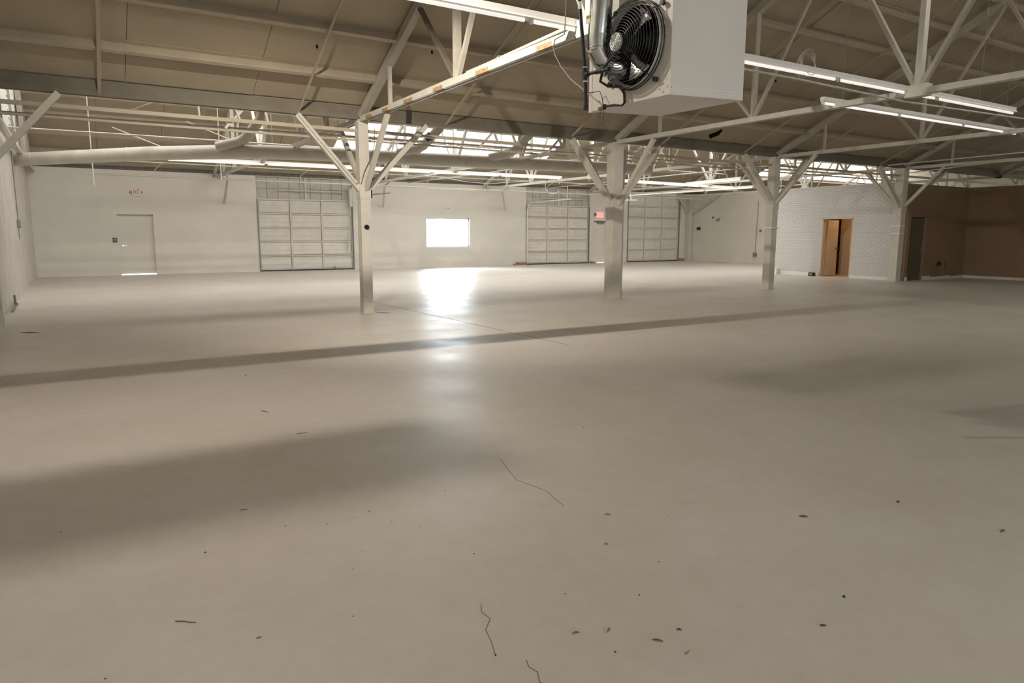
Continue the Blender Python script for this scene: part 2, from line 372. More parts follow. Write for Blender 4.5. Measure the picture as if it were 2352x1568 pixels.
# purlins: light channel sections
def purlin(y, zf, x0, x1, sgn, par):
    z = zf(y); s = SL*sgn
    n = Vector((0, -s, 1)).normalized() if False else None
    t = .012; wf = .065; h = PW
    up = Vector((0, SL if (y > (R1 if zf is z1 else R2)) else -SL, 1)).normalized()
    prof = [(-t/2, 0), (wf, 0), (wf, t), (t/2, t), (t/2, h-t), (wf, h-t), (wf, h), (-t/2, h)]
    return MB().prof((x0, y, z), (x1, y, z), prof, up=up).obj('purlin', 'purlin', par)
for y in P1[1:-1]: purlin(y, z1, XL, 40, 1, ceil)
for y in P2[1:-1]: purlin(y, z2, XL, XR, 1, ceil)
for k in range(7): purlin(R1-.9*(k+.5), z1, XL, 40, -1, ceil)
for k in range(8): purlin(R2-.95*(k+.5), z2, XL, XR, -1, ceil)

# ------------------------------------------------------------------ trusses
def truss(i, x, bay):
    ya, yb, yr, zf = ((YA, -.86, R1, z1), (YB, YA, R2, z2))[bay]
    names = ['at the left wall', 'above the slim nearest column', 'above the broad column with a chase', 'above the third column',
             'above the brick corner column', 'just beyond the brick partition', 'second beyond the brick partition', 'farthest right']
    lab = ('near bay roof truss, white steel, ' if bay == 0 else 'far bay roof truss, white steel, ')+names[i]
    rt = 'near' if bay == 0 else 'far'
    root = empty('roof_truss', (x, ya, 3.57), lab, 'truss', 'roof trusses of the %s bay' % rt)
    zc = 3.57; wr = .12 if bay == 0 else .09
    MB().beam((x-.035, ya+.1, zc), (x-.035, yb-.1, zc), .055, .085).beam((x+.05, ya+.1, zc), (x+.05, yb-.1, zc), .03, .085).obj('bottom_chord', 'paint', root)
    for a, c in ((ya, yr), (yb, yr)):
        MB().beam((x, a, zf(a)-.02), (x, c, zf(c)-.02), wr, .13).obj('top_chord', ('truss' if bay == 0 else 'paint'), root)
    MB().beam((x, yr, zc), (x, yr, zf(yr)-.05), .11, .085, up=(0, 1, 0)).obj('king_post', 'paint', root)
    hs = (ya-yr)
    nodes = [.215, .435, .79] if bay == 0 else [.25, .5, .75]
    for s in (1, -1):
        d = lambda f: yr+s*hs*f
        def zz(f): return zf(d(f) if s > 0 else 2*yr-d(f))-.04
        MB().beam((x, yr, zc), (x, d(nodes[0]), zz(nodes[0])), .06, .08, up=(1, 0, 0)).obj('web_strut', ('truss' if bay == 0 else 'paint'), root)
        MB().beam((x, d(nodes[1]), zc), (x, d(nodes[1]), zz(nodes[1])), .11, .05, up=(0, 1, 0)).obj('web_strut', ('truss' if bay == 0 else 'paint'), root)
        MB().beam((x, d(nodes[1]), zc), (x, d((nodes[1]+nodes[2])/2), zz((nodes[1]+nodes[2])/2)), .05, .07, up=(1, 0, 0)).obj('web_strut', 'darksteel' if bay == 0 and i == 1 else ('truss' if bay == 0 else 'paint'), root)
        MB().beam((x, d(nodes[1]), zc), (x, d(nodes[0]), zz(nodes[0])), .05, .06, up=(1, 0, 0)).obj('web_strut', ('truss' if bay == 0 else 'paint'), root)
        MB().beam((x, d(nodes[2]), zc), (x, d(nodes[2]), zz(nodes[2])), .06, .05, up=(0, 1, 0)).obj('web_strut', ('truss' if bay == 0 else 'paint'), root)
        if bay: MB().beam((x, d(nodes[2]), zc), (x, d((nodes[1]+nodes[2])/2), zz((nodes[1]+nodes[2])/2)), .05, .05, up=(1, 0, 0)).obj('web_strut', ('truss' if bay == 0 else 'paint'), root)
    MB().box(x-.075, yr-.16, zc-.07, x+.075, yr+.16, zc+.10).obj('gusset_plate', 'paint', root)
    if bay == 0 and i == 1:
        for k, (y, l) in enumerate(((12.1, .5), (11.35, .42), (10.35, .55), (9.3, .5), (8.0, .55), (6.6, .5))):
            MB().beam((x-.036, y, zc-.018), (x-.036, y+l*.6, zc-.016), .06, .055).obj('rust_patch', 'rust', root, label='orange patch of peeled paint')
    return root
for i, x in enumerate(XT):
    truss(i, x, 0) if x < 40 else None
    truss(i, x, 1)

# sloping tie bars lying under the near roof (feet at the knee braces)
tb = [(.49, .05, 'thick sloping tie bar under the near roof at far left'), (3.5, .028, 'thin sloping tie bar left of the first column truss'), (6.36, .028, 'thin sloping tie bar right of the first column truss'),
      (9.42, .028, 'thin sloping tie bar behind the fan heater, left'), (12.06, .028, 'thin sloping tie bar behind the fan heater, right'), (15.0, .026, 'thin sloping tie bar left of the third column truss'),
      (17.6, .026, 'thin sloping tie bar right of the third column truss'), (21.1, .026, 'thin sloping tie bar left of the brick corner column'), (25.0, .026, 'thin sloping tie bar above the tan alcove')]
for x, wd, lab in tb:
    o = MB().beam((x, YA-.03, z1(YA)-.03), (x, R1+.2, z1(R1+.2)-.03), wd, .03).obj('tie_bar', 'purlin'); tag(o, lab, 'tie bar', 'tie bars under the near roof')

# ------------------------------------------------------------------ eave beam and its rails between columns
eb = empty('eave_beam', (XL, YA, 3.2), 'long white beam along the column row where the two roofs meet', 'beam')
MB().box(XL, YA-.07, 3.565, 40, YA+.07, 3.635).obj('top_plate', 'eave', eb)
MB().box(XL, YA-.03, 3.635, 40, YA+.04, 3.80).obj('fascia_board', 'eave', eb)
MB().box(XL, YA+.05, 3.72, XR, YA+.13, 3.84).obj('gutter_board', 'purlin', eb)
MB().beam((XL, YA+.02, 3.385), (40, YA+.02, 3.30), .05, .06).obj('upper_rail', 'purlin', eb)
MB().beam((XL, YA+.16, 3.235), (23, YA+.16, 3.18), .035, .035).obj('lower_rail', 'purlin', eb)
for x in [1.9, 2.55, 3.0, 7.6, 8.1, 13.4, 19.1, 19.6]:
    MB().beam((x, YA+.03, 3.35), (x+random.uniform(-.1, .1), YA+.03, 3.57), .05, .03, up=(1, 0, 0)).obj('hanger', 'timber', eb)
for x in (2.3, 7.2, 8.9, 13.9, 14.6, 19.5):
    MB().beam((x, YA+.1, 3.25), (x+.28, YA+.04, 3.56), .04, .03, up=(0, 1, 0)).obj('web_strut', 'timber', eb)

# ------------------------------------------------------------------ columns
def column(x, wd, lab, kz, kl, kr, chase=None, top=3.565, wall=False):
    r = empty('column', (x, YA, 0), lab, 'column', 'columns of the middle row')
    h = wd/2
    MB().box(x-h, YA-h, 0, x+h, YA+h, top).obj('post', 'timber', r)
    MB().box(x-h-.015, YA-h-.015, 0, x+h+.015, YA+h+.015, .02).obj('base_plate', 'paint', r)
    if kl: MB().beam((x-h+.02, YA-.02, kz), (kl, YA-.02, 3.56), .09, .11, up=(0, 1, 0)).obj('knee_brace', 'timber', r)
    if kl: MB().beam((x-h-.07, YA-.10, kz+.12), (kl+.02, YA-.10, 3.56), .05, .05, up=(0, 1, 0)).obj('brace_angle', 'paint', r)
    if kr: MB().beam((x+h-.02, YA-.02, kz), (kr, YA-.02, 3.56), .09, .11, up=(0, 1, 0)).obj('knee_brace', 'timber', r)
    if not wall:
        MB().beam((x+.02, YA-h, kz+.02), (x+.02, YA-1.25, 3.53), .09, .07, up=(1, 0, 0)).obj('knee_brace', 'timber', r)
        MB().beam((x+.02, YA+h, kz+.02), (x+.02, YA+1.25, 3.53), .09, .07, up=(1, 0, 0)).obj('knee_brace', 'timber', r)
    MB().box(x-h-.012, YA-h-.012, kz-.16, x+h+.012, YA+h+.012, kz+.05).obj('collar', 'timber', r)
    if chase: MB().box(x+h, YA-.04, 0, x+h+chase, YA+h-.01, 3.3).obj('side_chase', 'wall', r)
    return r
c0 = column(-1.1, .2, 'white column against the left wall, only its knee brace in view', 2.42, None, -.04, wall=True)
c1 = column(4.66, .19, 'slim square white column nearest the camera, dark round plug on its face', 2.3, 3.47, 5.95)
c2 = column(10.72, .27, 'broad white column with an added chase on its right side', 2.17, 9.43, 12.04, chase=.13)
c3 = column(16.3, .22, 'white column left of the open warm doorway, thin band at mid height', 2.32, 15.0, 17.6)
c4 = column(22.5, .27, 'white column standing at the corner of the brick wall', 2.36, 21.1, 25.0)
for c, x, zz in ((c3, 16.3, [1.67]), (c4, 22.5, [1.77, 1.53])):
    for z in zz: MB().box(x-.155, YA-.155, z-.02, x+.12, YA+.15, z+.02).obj('band_clamp', 'white', c)
MB().disc((4.66, YA-.11, 1.62), (0, 1, 0), .045, .04, 12).obj('round_plug', 'black', c1)
MB().box(4.77, YA-.11, 2.15, 4.79, YA-.09, 2.3).obj('conduit_stub', 'black', c1)
MB().beam((4.77, YA-.1, 2.22), (5.15, YA-.1, 2.26), .02, .02).obj('bracket_arm', 'greymetal', c1)
MB().tube([(4.58, YA-.11, 2.4), (4.64, YA-.12, 2.62), (4.76, YA-.12, 2.85), (4.84, YA-.14, 3.1), (4.86, YA-.14, 3.4)], .006, 6).obj('wire', 'wirebrown', c1)
MB().box(10.87, YA-.14, 2.9, 10.93, YA-.12, 3.4).obj('slot_plate', 'greymetal', c2)
# column and braces in the far corner of the back wall
r = empty('column', (29.55, YB-.12, 0), 'white column in the far corner beside the tallest overhead door', 'column')
MB().box(29.42, YB-.3, 0, 29.66, YB-.02, 3.6).obj('post', 'timber', r)
MB().beam((29.5, YB-.15, 2.62), (28.6, YB-.15, 3.6), .09, .07, up=(0, 1, 0)).obj('knee_brace', 'timber', r)
MB().beam((29.6, YB-.3, 2.62), (29.6, YB-2.3, 3.6), .09, .07, up=(1, 0, 0)).obj('knee_brace', 'timber', r)
# knee braces at the back wall
for x, xt, lab in ((4.95, 4.65, 'white knee brace on the back wall left of the first overhead door'), (11.35, 10.72, 'white knee brace on the back wall left of the bright window'), (17.45, 16.35, 'white knee brace on the back wall right of the bright window')):
    o = MB().beam((x, YB-.06, 2.64), (xt+.25, YB-1.25, 3.42), .075, .06).beam((xt+.25, YB-1.25, 3.42), (xt, YB-2.6, 3.56), .05, .05).obj('knee_brace', 'paint'); tag(o, lab, 'brace', 'knee braces on the back wall')

# ------------------------------------------------------------------ overhead doors
def overhead(x0, x1, ztop, rows, lab, infill=True):
    r = empty('overhead_door', ((x0+x1)/2, YB, 0), lab, 'garage door', 'white overhead doors in the back wall')
    y = YB+.05; rail = .05; seal = .05; W = (x1-x0-.08)/3; H = (ztop-seal)/rows
    X0 = x0+.04
    for i in range(3):
        for k in range(rows):
            a, c = X0+i*W+.045, X0+(i+1)*W-.045; z0, zt = seal+k*H+.042, seal+(k+1)*H-.042
            b = MB(); n = 5
            pr = []
            for q in range(n):
                t0 = z0+(zt-z0)*q/n; t1 = z0+(zt-z0)*(q+1)/n; d = .006 if q % 2 else 0
                pr += [(t0, d), (t1-.012, d)]
            pr.append((zt, 0)); vs = [(x, y+.02+d, z) for x in (a, c) for z, d in pr]
            N = len(pr); b.add(vs, [(q, q+1, N+q+1, N+q) for q in range(N-1)]); b.box(a, y+.035, z0, c, y+.05, zt)
            b.obj('door_panel', 'gar', r)
    for k in range(rows+1):
        z = seal+k*H; MB().box(X0, y, z-.028, x1-.04, y+.04, z+.028).obj('rail', 'gar_rail', r)
    for i in range(4):
        x = X0+i*W; MB().box(x-.03, y-.012, seal, x+.03, y+.045, ztop).obj('stile', 'gar_rail', r)
    MB().box(x0, y-.01, 0, x1, y+.05, seal).obj('bottom_seal', 'seal', r)
    for s, x in ((1, x0), (-1, x1)):
        MB().box(x, y-.09, 0, x+s*.035, y, ztop).obj('track', 'greymetal', r)
    MB().box(x0, y+.05, 0, x1, y+.09, ztop).obj('backing', 'darksteel', r)
    if infill:
        n = 9; W2 = (x1-x0)/n
        for i in range(n):
            for k, (za, zb) in enumerate(((ztop+.01, ztop+.42), (ztop+.43, ZT))):
                MB().box(x0+i*W2+.01, y+.05+.004*((i+k) % 2), za, x0+(i+1)*W2-.01, y+.09, zb).obj('infill_panel', 'infill', r)
        MB().box(x0, y+.09, ztop-.05, x1, YB+.2, ZT-.02).obj('infill_backing', 'infill', r)
        MB().box((x0+x1)/2-.03, y-.02, ztop, (x0+x1)/2+.03, y+.04, ZT).obj('centre_post', 'gar_rail', r)
        MB().tube([(x0+.8, y-.12, ztop+.38), (x1-.4, y-.12, ztop+.36)], .02, 8).obj('torsion_shaft', 'paint', r)
    return r
d1 = overhead(6.15, 10.02, 2.83, 5, 'five row overhead door behind the slim nearest column')
d2 = overhead(18.7, 22.57, 2.86, 5, 'five row overhead door right of the bright window')
d3 = overhead(25.14, 28.95, 3.54, 6, 'tallest overhead door with six rows near the far right corner', infill=False)
# curved track with a horizontal run on the second door, drum boxes on the first
def curved(x, par):
    pts = [(x, YB-.06, .1), (x, YB-.06, 2.55), (x, YB-.1, 2.75), (x, YB-.22, 2.92), (x, YB-.42, 2.98), (x+.02, YB-3.6, 3.02)]
    MB().tube(pts, .028, 6).obj('curved_track', 'white', par)
    MB().beam((x, YB-3.3, 3.03), (x+.02, YB-3.3, 3.6), .03, .02).obj('track_hanger', 'paint', par)
curved(18.72, d2)
MB().beam((22.0, YB-1.8, 3.05), (22.0, YB-1.8, 3.6), .03, .02).obj('track_hanger', 'paint', d2)
MB().box(9.83, YB-.2, 2.6, 9.95, YB-.02, 3.35).obj('drum_box', 'gar_rail', d1)
MB().beam((9.88, YB-.12, 2.62), (9.72, YB-.05, .75), .05, .04).obj('lift_arm', 'paint', d1)
MB().box(22.5, YB-.12, 2.85, 22.62, YB-.01, 3.6).obj('drum_box', 'gar_rail', d2)
MB().torus((9.15, YB-.02, .1), (0, 1, 0), .05, .008, 16, 5).obj('pull_loop', 'seal', d1)

# ------------------------------------------------------------------ doors and window of the back wall
r = struct(empty('door_1', (1.9, YB, 0)))
MB().box(1.35, YB+.13, .035, 2.46, YB+.17, 2.15).obj('door_leaf', 'wall', r)
MB().box(1.33, YB+.11, .03, 1.36, YB+.19, 2.17).box(2.45, YB+.11, .03, 2.48, YB+.19, 2.17).box(1.33, YB+.11, 2.14, 2.48, YB+.19, 2.17).obj('door_frame', 'wall', r)
MB().disc((1.45, YB+.10, 1.05), (0, 1, 0), .03, .06, 12).beam((1.45, YB+.07, 1.05), (1.58, YB+.07, 1.05), .018, .018).obj('door_handle', 'alum', r)
r = struct(empty('door_2', (23.3, YB, 0)))
MB().box(22.84, YB+.14, .02, 23.68, YB+.18, 2.17).obj('door_leaf', 'wall', r)
MB().box(22.8, YB-.01, 2.17, 23.72, YB+.2, 2.26).box(22.8, YB+.1, 0, 22.85, YB+.2, 2.2).box(23.67, YB+.1, 0, 23.72, YB+.2, 2.2).obj('door_frame', 'wall', r)
MB().box(23.15, YB-.02, 2.06, 23.55, YB+.12, 2.14).beam((23.2, YB+.1, 2.08), (23.5, YB-.05, 2.08), .03, .02).obj('door_closer', 'greymetal', r)
r = struct(empty('window_1', (14.5, YB, .88)))
f = MB()
for a, c, e, g in ((13.39, .88, 13.44, 2.2), (15.55, .88, 15.6, 2.2), (13.39, .88, 15.6, .93), (13.39, 2.15, 15.6, 2.2)): f.box(a, YB+.1, c, e, YB+.16, g)
f.obj('window_frame', 'white', r)
MB().box(13.42, YB+.125, .91, 15.57, YB+.131, 2.17).obj('pane', 'glass', r)
# warm doorway in the brick wall: leaf standing ajar
r = struct(empty('door_3', (PX, 15.7, 0)))
MB().box(PX-.005, 15.69, 0, PX+.21, 15.73, 2.06).box(PX-.005, 14.56, 0, PX+.21, 14.60, 2.06).box(PX-.005, 14.56, 2.03, PX+.21, 15.73, 2.07).obj('door_frame', 'warm', r)
MB().box(PX+.2, 15.64, .02, PX+.2+.62, 15.68, 2.0).obj('door_leaf', 'doorwood', r)
MB().disc((PX+.74, 15.61, 1.0), (0, 1, 0), .035, .06, 12).obj('door_knob', 'greymetal', r)
r = struct(empty('door_4', (23.4, YA, 0)))
MB().box(22.98, YA-.06, 0, 23.9, YA-.02, 2.05).obj('door_leaf', mat('dark_olive_door', (.10, .085, .05), .6), r)
MB().disc((23.8, YA-.09, 1.0), (0, 1, 0), .03, .06, 10).obj('door_knob', 'greymetal', r)

# ------------------------------------------------------------------ exit signs, card reader, wall fittings
RX = Matrix.Rotation(PI/2, 3, 'X')
r = empty('exit_sign', (2.0, YB, 2.95), 'white exit sign with dark red letters above the left steel door', 'exit sign')
MB().box(1.86, YB-.06, 2.83, 2.14, YB, 3.07).obj('housing', 'white', r)
text('lettering', 'EXIT', .235, (2.0, YB-.064, 2.955), RX, 'red', r, .003, .43)
for x in (1.83, 2.17): MB().disc((x, YB-.06, 2.96), (0, 1, 0), .035, .06, 12).obj('lamp_head', 'greymetal', r)
r = empty('exit_sign', (23.2, YB, 2.45), 'glowing red exit sign above the narrow door between overhead doors', 'exit sign')
MB().box(23.02, YB-.06, 2.34, 23.44, YB, 2.60).obj('housing', 'redface', r)
text('lettering', 'EXIT', .24, (23.23, YB-.064, 2.475), RX, 'redlit', r, .003, .66)
MB().box(22.86, YB-.05, 2.42, 23.0, YB, 2.56).obj('lamp_head', 'greymetal', r)
def fit(name, b, mt, lab, cat): return tag(b.obj(name, mt), lab, cat)
r = empty('card_reader', (1.21, YB, 1.26), 'small black box on the wall left of the steel door', 'card reader')
MB().box(1.14, YB-.035, 1.18, 1.28, YB, 1.34).obj('housing', 'black', r); MB().box(1.165, YB-.042, 1.22, 1.255, YB-.034, 1.31).obj('face_plate', 'greymetal', r)
fit('wall_plug', MB().disc((14.38, YB-.005, 2.62), (0, 1, 0), .022, .01, 8), 'greymetal', 'left one of two small dark plugs above the bright window', 'plug')
fit('wall_plug', MB().disc((14.50, YB-.005, 2.62), (0, 1, 0), .022, .01, 8), 'greymetal', 'right one of two small dark plugs above the bright window', 'plug')
r = empty('conduit_drop', (29.68, 24.2, .4), 'thin grey conduit with junction box on the far right wall', 'conduit')
MB().tube([(29.67, 24.18, 3.15), (29.67, 24.22, .5)], .014, 6).obj('conduit', 'greymetal', r)
MB().box(29.6, 24.13, .36, 29.695, 24.31, .56).obj('junction_box', 'greymetal', r)
fit('wall_box', MB().box(29.62, 28.05, 1.72, 29.7, 28.25, 1.88), 'black', 'dark box on the far right wall by the corner', 'box')
fit('wall_box', MB().disc((29.66, 23.95, 1.67), (1, 0, 0), .06, .08, 10), 'greymetal', 'round dark box right of the thin conduit', 'box')
fit('wall_hook', MB().box(29.64, 27.1, 2.34, 29.7, 27.2, 2.44), 'greymetal', 'upper small dark fitting on the far right wall', 'fitting')
fit('wall_hook', MB().box(29.62, 26.72, 2.2, 29.7, 26.86, 2.30).beam((29.64, 26.8, 2.25), (29.64, 26.6, 2.36), .02, .02), 'greymetal', 'lower small dark fitting on the far right wall', 'fitting')
r = empty('floor_box', (PX-.08, 15.97, 0), 'small black box on the floor left of the warm doorway', 'box')
MB().box(PX-.14, 15.88, 0, PX-.02, 16.08, .13).obj('housing', 'black', r); MB().box(PX-.145, 15.92, .03, PX-.139, 16.04, .10).obj('face_plate', 'greymetal', r)
r = empty('wall_opening', (24.9, YA-.14, .48), 'jagged black hole low in the tan wall right of the dark door', 'hole')
MB().add([(24.70, YA-.143, .36), (24.76, YA-.143, .54), (24.86, YA-.143, .60), (25.02, YA-.143, .58), (25.03, YA-.143, .46), (24.9, YA-.143, .44), (24.8, YA-.143, .47)]+[(24.70, YA-.12, .36), (24.76, YA-.12, .54), (24.86, YA-.12, .60), (25.02, YA-.12, .58), (25.03, YA-.12, .46), (24.9, YA-.12, .44), (24.8, YA-.12, .47)], [(0, 1, 2, 3, 4, 5, 6), (13, 12, 11, 10, 9, 8, 7)]+[(i, (i+1) % 7, 7+(i+1) % 7, 7+i) for i in range(7)]).obj('cavity', 'seal', r)
MB().box(25.25, YA-.155, .36, 25.33, YA-.14, .62).obj('torn_edge', 'brown', r)
fit('wood_offcut', MB().box(18.1, YB-.22, 0, 18.62, YB-.02, .13).box(17.9, YB-.2, 0, 18.15, YB-.1, .06), 'wood', 'bare wood offcut on the floor left of the second overhead door', 'wood block')
fit('wood_offcut', MB().box(22.62, YB-.14, 0, 22.78, YB-.02, .10).box(22.66, YB-.17, 0, 22.95, YB-.1, .06), 'wood', 'small wood offcut on the floor right of the second overhead door', 'wood block')
fit('wood_sill', MB().box(28.97, YB-.04, 0, 29.42, YB, .14), 'wood', 'bare wood strip along the wall foot right of the tallest door', 'wood strip')
r = empty('pipe_stub', (XL, 17.6, 0), 'grey pipe stub with a bent foot at the base of the left wall', 'pipe')
MB().tube([(XL+.05, 17.53, .24), (XL+.05, 17.6, .06), (XL+.06, 17.4, .03), (XL+.07, 16.3, .025)], .02, 8).obj('pipe', 'greymetal', r)
MB().disc((XL+.06, 17.6, .05), (0, 0, 1), .04, .06, 10).obj('fitting', 'greymetal', r)
r = empty('switch_box', (XL, 21.5, 1.7), 'grey switch box with thin conduit on the left wall', 'switch')
MB().box(XL, 21.42, 1.62, XL+.07, 21.62, 1.82).obj('housing', 'greymetal', r); MB().tube([(XL+.03, 21.5, 1.8), (XL+.03, 21.5, 3.5)], .012, 6).obj('conduit', 'greymetal', r)
MB().tube([(XL+.03, 21.42, 1.65), (XL+.03, 21.35, 1.35)], .012, 6).obj('cable', 'greymetal', r)
r = empty('gable_vent', (XL, 20.6, 4.2), 'white boxed vent high on the left gable', 'vent')
MB().box(XL, 20.0, 3.9, XL+.12, 21.0, 4.75).obj('housing', 'white', r)
for k in range(5): MB().box(XL+.12, 20.05, 3.95+k*.16, XL+.14, 20.95, 4.05+k*.16).obj('louvre', 'white', r)

# ------------------------------------------------------------------ round duct of the far bay
r = empty('round_duct', (4.9, 17.3, 3.4), 'long round cream duct bending behind the column row', 'duct')
path = [(-1.2, 22.9, 3.40), (1.74, 19.3, 3.40), (3.0, 18.2, 3.40), (3.55, 17.83, 3.40), (4.1, 17.55, 3.40), (4.85, 17.32, 3.40), (8.15, 16.95, 3.40), (11.3, 16.55, 3.40), (14.8, 16.1, 3.40)]
MB().tube(path, .165, 20).obj('duct_run', 'duct', r)
for k in range(len(path)-1):
    a, c = Vector(path[k]), Vector(path[k+1])
    if (c-a).length > 2:
        n = int((c-a).length/1.5)
        for q in range(n):
            p = a+(c-a)*(q+.5)/n; MB().torus(p, c-a, .165, .006, 20, 4).obj('seam_ring', 'duct', r)
for (x, y, dx, capc) in ((3.0, 18.0, 0, 0), (7.1, 17.0, .1, 1), (9.6, 16.7, .1, 0)):
    p = Vector((x, y, 3.5)); q = p+Vector((.45, -.25, .12)); e = q+Vector((.42, -.4, .48)); g = e+Vector((.02, -.05, .35))
    MB().tube([p, q, q+Vector((.12, -.1, .08)), e, e+Vector((.03, -.03, .1)), g], .115, 14).obj('takeoff', 'duct', r)
    if capc:
        c = q+(e-q)*.55; MB().tube([c-(e-q).normalized()*.08, c+(e-q).normalized()*.08], .125, 14).obj('black_sleeve', 'black', r, label='black band round the branch')
for x, y in ((7.7, 17.0), (10.0, 16.72)):
    MB().tube([(x, y, 3.9), (x, y, 4.8)], .008, 5).tube([(x, y, 3.85), (x-.05, y-.02, 3.56)], .008, 5).tube([(x, y, 3.85), (x+.05, y+.02, 3.56)], .008, 5).obj('hanger_wire', 'greymetal', r)

# ------------------------------------------------------------------ strip lights and pipes
def strip(name, p, q, lab, wd=.13, tube_h=.04, group='strip lights under the trusses', tubem='tube'):
    p, q = Vector(p), Vector(q); r = empty(name, p, lab, 'strip light', group); up = Vector((0, 0, 1))
    MB().beam(p+up*.045, q+up*.045, .07, .06).obj('channel', 'fixture', r)
    MB().prof(p, q, [(-wd/2, -.005), (wd/2, -.005), (.035, .02), (-.035, .02)]).obj('reflector', 'fixture', r)
    n = max(1, int((q-p).length/2.44+.5))
    for k in range(n):
        a, c = p+(q-p)*(k+.02)/n, p+(q-p)*(k+.98)/n; d = up*.022
        MB().tube([a-d, c-d], .019, 8).obj('tube', tubem, r)
        MB().beam(a-d-(q-p).normalized()*.03, a-d, .04, .045).obj('socket', 'white', r)
    for t in (.08, .92):
        a = p+(q-p)*t; zf = z1 if a.y < YA else z2
        MB().tube([a+up*.07, Vector((a.x, a.y, zf(a.y)+.1))], .004, 5).obj('hanger_rod', 'greymetal', r)
    return r
strip('strip_light', (-1.0, 6.22, 3.63), (14.05, 6.14, 3.60), 'long strip light running behind the fan heater to the right')
r = strip('strip_light', (10.35, 7.3, 3.60), (16.9, 7.3, 3.60), 'short thin strip light right of the fan heater, below the long one', wd=.05)
strip('strip_light', (2.2, 20.9, 3.43), (15.0, 20.9, 3.47), 'long bright strip light of the far bay, left half')
strip('strip_light', (17.9, 20.9, 3.48), (24.0, 20.9, 3.43), 'strip light of the far bay starting right of the broad column')
strip('strip_light', (24.1, 28.0, 3.46), (24.5, 20.3, 3.46), 'strip light running crosswise before the tallest overhead door')
strip('strip_light', (21.0, 20.7, 3.47), (20.6, 17.6, 3.47), 'short crosswise strip light right of the duct end')
MBp = lambda pts, r_, n=8: MB().tube(pts, r_, n)
r = empty('sprinkler_pipe', (.5, 27, 3.4), 'thin white pipe running along the whole back wall', 'pipe')
MBp([(.5, 27, 3.41), (17.4, 27, 3.37), (29.5, 27, 3.34)], .03).obj('pipe_run', 'paint', r)
for x in (2.5, 4.6, 7.4, 12.6, 15.3, 18.6, 21.4, 24.4, 27):
    MBp([(x, 27, 3.39), (x-.03, 27, 3.62), (x+.3, 26.6, 3.95)], .014, 6).obj('pipe_hanger', 'paint', r)
r = empty('conduit_run', (6, 6.3, 3.7), 'white conduit clipped beside the long strip light', 'conduit')
MBp([(6.3, 5.95, 3.44), (8.0, 6.0, 3.45), (10.6, 6.1, 3.44), (13.6, 6.12, 3.5), (20, 6.1, 3.62)], .014, 6).obj('conduit', 'paint', r)
for x in (8.0, 11.5): MB().torus((x, 6.03, 3.47), (1, 0, 0), .04, .004, 14, 4).obj('clip', 'greymetal', r)
r = empty('conduit_run', (4.5, 9, 3.68), 'white conduit with loose wires along the nearest truss chord', 'conduit')
MBp([(4.78, 6.3, 3.74), (4.78, 8.4, 3.70), (4.74, 11.5, 3.66)], .022, 8).obj('conduit', 'paint', r)
MBp([(4.7, 6.9, 3.66), (4.72, 7.9, 3.58), (4.7, 8.8, 3.62), (4.71, 10.2, 3.66), (4.7, 11.5, 3.62)], .006, 5).obj('wire', 'wirebrown', r)
MB().torus((4.76, 8.0, 3.68), (0, 1, .2), .05, .004, 16, 4).obj('wire_loop', 'wiregrey', r)
for (a, c, lab) in (((19.6, 11.6, 3.42), (19.6, 5.0, 3.40), 'upper one of two thin rods fanning right from the brick corner column'), ((22.4, 12.6, 3.40), (19.9, 6.0, 3.38), 'lower one of two thin rods fanning right from the brick corner column')):
    tag(MBp([a, ((a[0]+c[0])/2, (a[1]+c[1])/2, a[2]+.04), c], .016, 6).obj('tie_rod', 'paint'), lab, 'tie rod', 'thin rods under the near roof')
# loose wire ring and coil
c = MB()
for k in range(5): c.torus((8.44, 6.18+.012*k, 3.71+.008*k), (0, 1, .15*k-.3), .135+.01*k, .004, 26, 4)
fit('wire_coil', c, 'wiregrey', 'coil of pale wire lying on the long strip light', 'wire')
fit('cable_loop', MBp([(14.66+.33*math.cos(t)*1.0, 20.95, 3.17+.26*math.sin(t)) for t in [(.4+k*.33)*1.0 for k in range(17)]], .013, 6), 'paint', 'white cable loop hanging below the far strip light', 'cable')
fit('cable_sag', MBp([(10.76, 23.5, 3.58), (11.8, 23.5, 3.5), (12.5, 23.6, 3.42), (13.6, 23.6, 3.38), (14.8, 23.4, 3.50), (16.3, 23.2, 3.58)], .012, 6), 'paint', 'white sagging cable left of the cable loop', 'cable')
for a, c, lab in (((1.1, 22.5, 4.35), (2.4, 21.7, 3.75), 'leftmost white diagonal rod in the far roof'), ((1.5, 25.0, 5.1), (2.4, 24.0, 5.4), 'short white diagonal rod left of the duct bend'), ((3.0, 22.8, 4.7), (4.1, 22.0, 4.15), 'white diagonal rod above the duct bend')):
    tag(MBp([a, c], .018, 6).obj('diagonal_rod', 'paint'), lab, 'rod', 'diagonal rods in the far roof')
fit('roof_scrap', MB().tube([(13.02, 12.12, 3.80), (13.1, 12.1, 3.82), (13.22, 12.06, 3.87), (13.3, 12.02, 3.95)], [.045, .05, .05, .025], 8).tube([(13.02, 12.12, 3.80), (13.06, 12.1, 3.76)], .03, 8), 'dull_black', 'curled dark scrap hanging under the near roof right of the heater', 'scrap')

